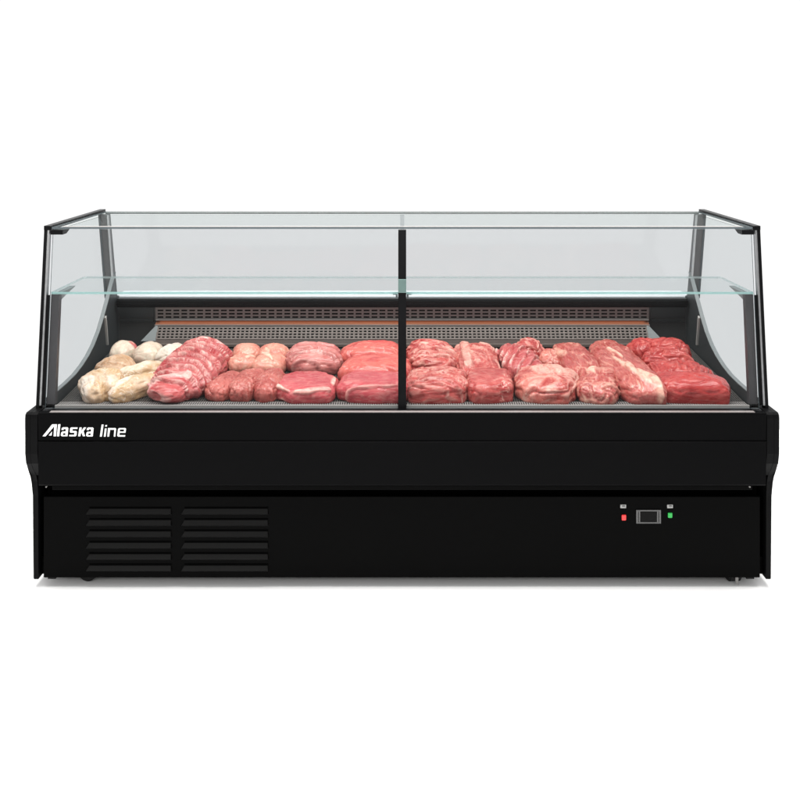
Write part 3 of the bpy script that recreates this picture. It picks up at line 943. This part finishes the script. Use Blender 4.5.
# right of the post
meat('beef_roast', 'folded marbled beef roast at the back, first one right of the black post', GB, 0.106, 0.545, 0.190, 0.13, 0.092, -8, 'beef', 21, 2.9, 2.6, 0.08, 0.05,
     cscale=(0.5, 1.3, 1))
meat('beef_roast', 'layered marbled beef roast just behind the front roast next to the black post', GB, 0.116, 0.420, 0.208, 0.19, 0.100, -4, 'beef', 22, 3.2, 2.8, 0.06, 0.046,
     cscale=(0.35, 1.4, 1), folds=(82, 3, 0.085, 0.5, 0.75, 1.0))
meat('beef_roast', 'square wrinkled beef roast at the front, next to the black post', GB, 0.120, 0.198, 0.222, 0.220, 0.092, -2, 'beef', 23, 3.4, 3.0, 0.06, 0.046,
     cscale=(0.35, 1.4, 1), folds=(80, 4, 0.065, 0.6, 0.75, 1.1))
meat('beef_loin', 'beef loin streaked with white fat down its left side, behind the square-cut slab', GB, 0.284, 0.430, 0.180, 0.345, 0.086, 2, 'beef', 24, 3.2, 3.0, 0.06, 0.046,
     cscale=(1.2, 0.5, 1), strips=[(-0.45, 0.75, -0.55, -0.6, 0.20, 0.85), (0.3, 0.7, 0.8, 0.35, 0.07, 0.9), (-0.1, 0.35, 0.4, 0.1, 0.06, 0.6)])
meat('beef_block', 'square-cut coarse red beef block at the front, second from the black post', GB, 0.308, 0.196, 0.178, 0.215, 0.088, 3, 'beef', 25, 3.6, 3.0, 0.06, 0.035, flat=0.15)
meat('folded_slices', 'fan of folded red and white striped slices behind the pale fatty roast', GB, 0.440, 0.440, 0.165, 0.29, 0.088, 8, 'loin', 26, 2.9, 2.6, 0.05, 0.02,
     folds=(128, 6, 0.10, 0.25, 1.0, 0.35), nu=150, nv=110)
meat('rolled_beef', 'small round roll of beef at the back, behind the striped folded slices', GB, 0.492, 0.535, 0.122, 0.13, 0.098, 0, 'beef', 27, 2.3, 2.1, 0.10, 0.05,
     folds=(60, 3, 0.08, 0.9, 0.6, 0.5))
meat('beef_chunk', 'small fatty beef chunk between the striped slices and the long shank', GB, 0.560, 0.465, 0.095, 0.17, 0.078, -8, 'fatty', 28, 2.4, 2.2, 0.12, 0.06)
meat('fatty_roast', 'pale pink fatty beef roast with dark red front, third from the black post', GB, 0.510, 0.196, 0.234, 0.22, 0.090, -3, 'fatty', 29, 3.0, 2.9, 0.09, 0.05,
     strips=[(-0.2, 0.3, 0.7, 0.3, 0.36, 0.75), (-0.7, 0.75, 0.6, 0.85, 0.10, 0.8)], cscale=(0.7, 1, 1))
meat('beef_shank', 'long reddish-brown beef shank behind the knobbly front cut', GB, 0.650, 0.435, 0.160, 0.36, 0.088, 3, 'brown', 30, 2.8, 2.7, 0.07, 0.03,
     cscale=(1.2, 0.5, 1), strips=[(0.5, 0.9, 0.95, 0.55, 0.08, 0.9), (-0.8, 0.3, -0.6, 0.0, 0.18, 0.7)])
meat('beef_knuckle', 'knobbly pinkish-brown beef cut at the front, left of the fat-striped steak', GB, 0.690, 0.200, 0.158, 0.235, 0.080, -14, 'brown', 31, 2.6, 2.6, 0.13, 0.05,
     strips=[(0.2, -0.75, 0.9, -0.5, 0.10, 0.5), (-0.3, 0.4, 0.5, 0.5, 0.25, 0.4)])
meat('long_steak', 'long steak with a thick pale strip of fat down its left edge', GB, 0.812, 0.350, 0.185, 0.56, 0.098, 5, 'brown', 32, 2.8, 2.9, 0.06, 0.03,
     cscale=(1.3, 0.45, 1), strips=[(-0.32, 0.30, -0.12, 0.02, 0.10, 1.0), (-0.45, -0.10, -0.20, -0.50, 0.15, 0.95), (-0.20, -0.50, 0.40, -0.90, 0.17, 0.95)], nu=130, nv=100)
meat('red_beef', 'dark red beef lump at the back, left one, behind the stacked lean cuts', GB, 0.945, 0.545, 0.150, 0.15, 0.098, 10, 'dark', 33, 2.6, 2.5, 0.11, 0.046)
meat('red_beef', 'topmost deep red lean beef cut, rearmost in the row at the right end', GB, 1.030, 0.525, 0.190, 0.16, 0.108, -12, 'dark', 34, 2.6, 2.5, 0.11, 0.046)
meat('red_beef', 'creased deep red beef cut, second from the back at the right end', GB, 0.988, 0.410, 0.212, 0.15, 0.104, -6, 'dark', 35, 2.8, 2.6, 0.08, 0.05,
     cscale=(0.45, 1.3, 1), folds=(78, 2, 0.06, 0.4, 0.3, 0.8))
meat('red_beef', 'cross-wrinkled deep red beef cut just behind the front one at the right end', GB, 0.990, 0.285, 0.245, 0.15, 0.094, -6, 'dark', 36, 2.9, 2.6, 0.06, 0.05,
     cscale=(1.6, 0.6, 1), folds=(8, 6, 0.04, 0.6, 0.25, 0.8))
meat('red_beef', 'smooth deep red beef block at the front, last one at the right end', GB, 1.000, 0.165, 0.268, 0.165, 0.090, -4, 'dark', 37, 3.4, 3.0, 0.10, 0.025)
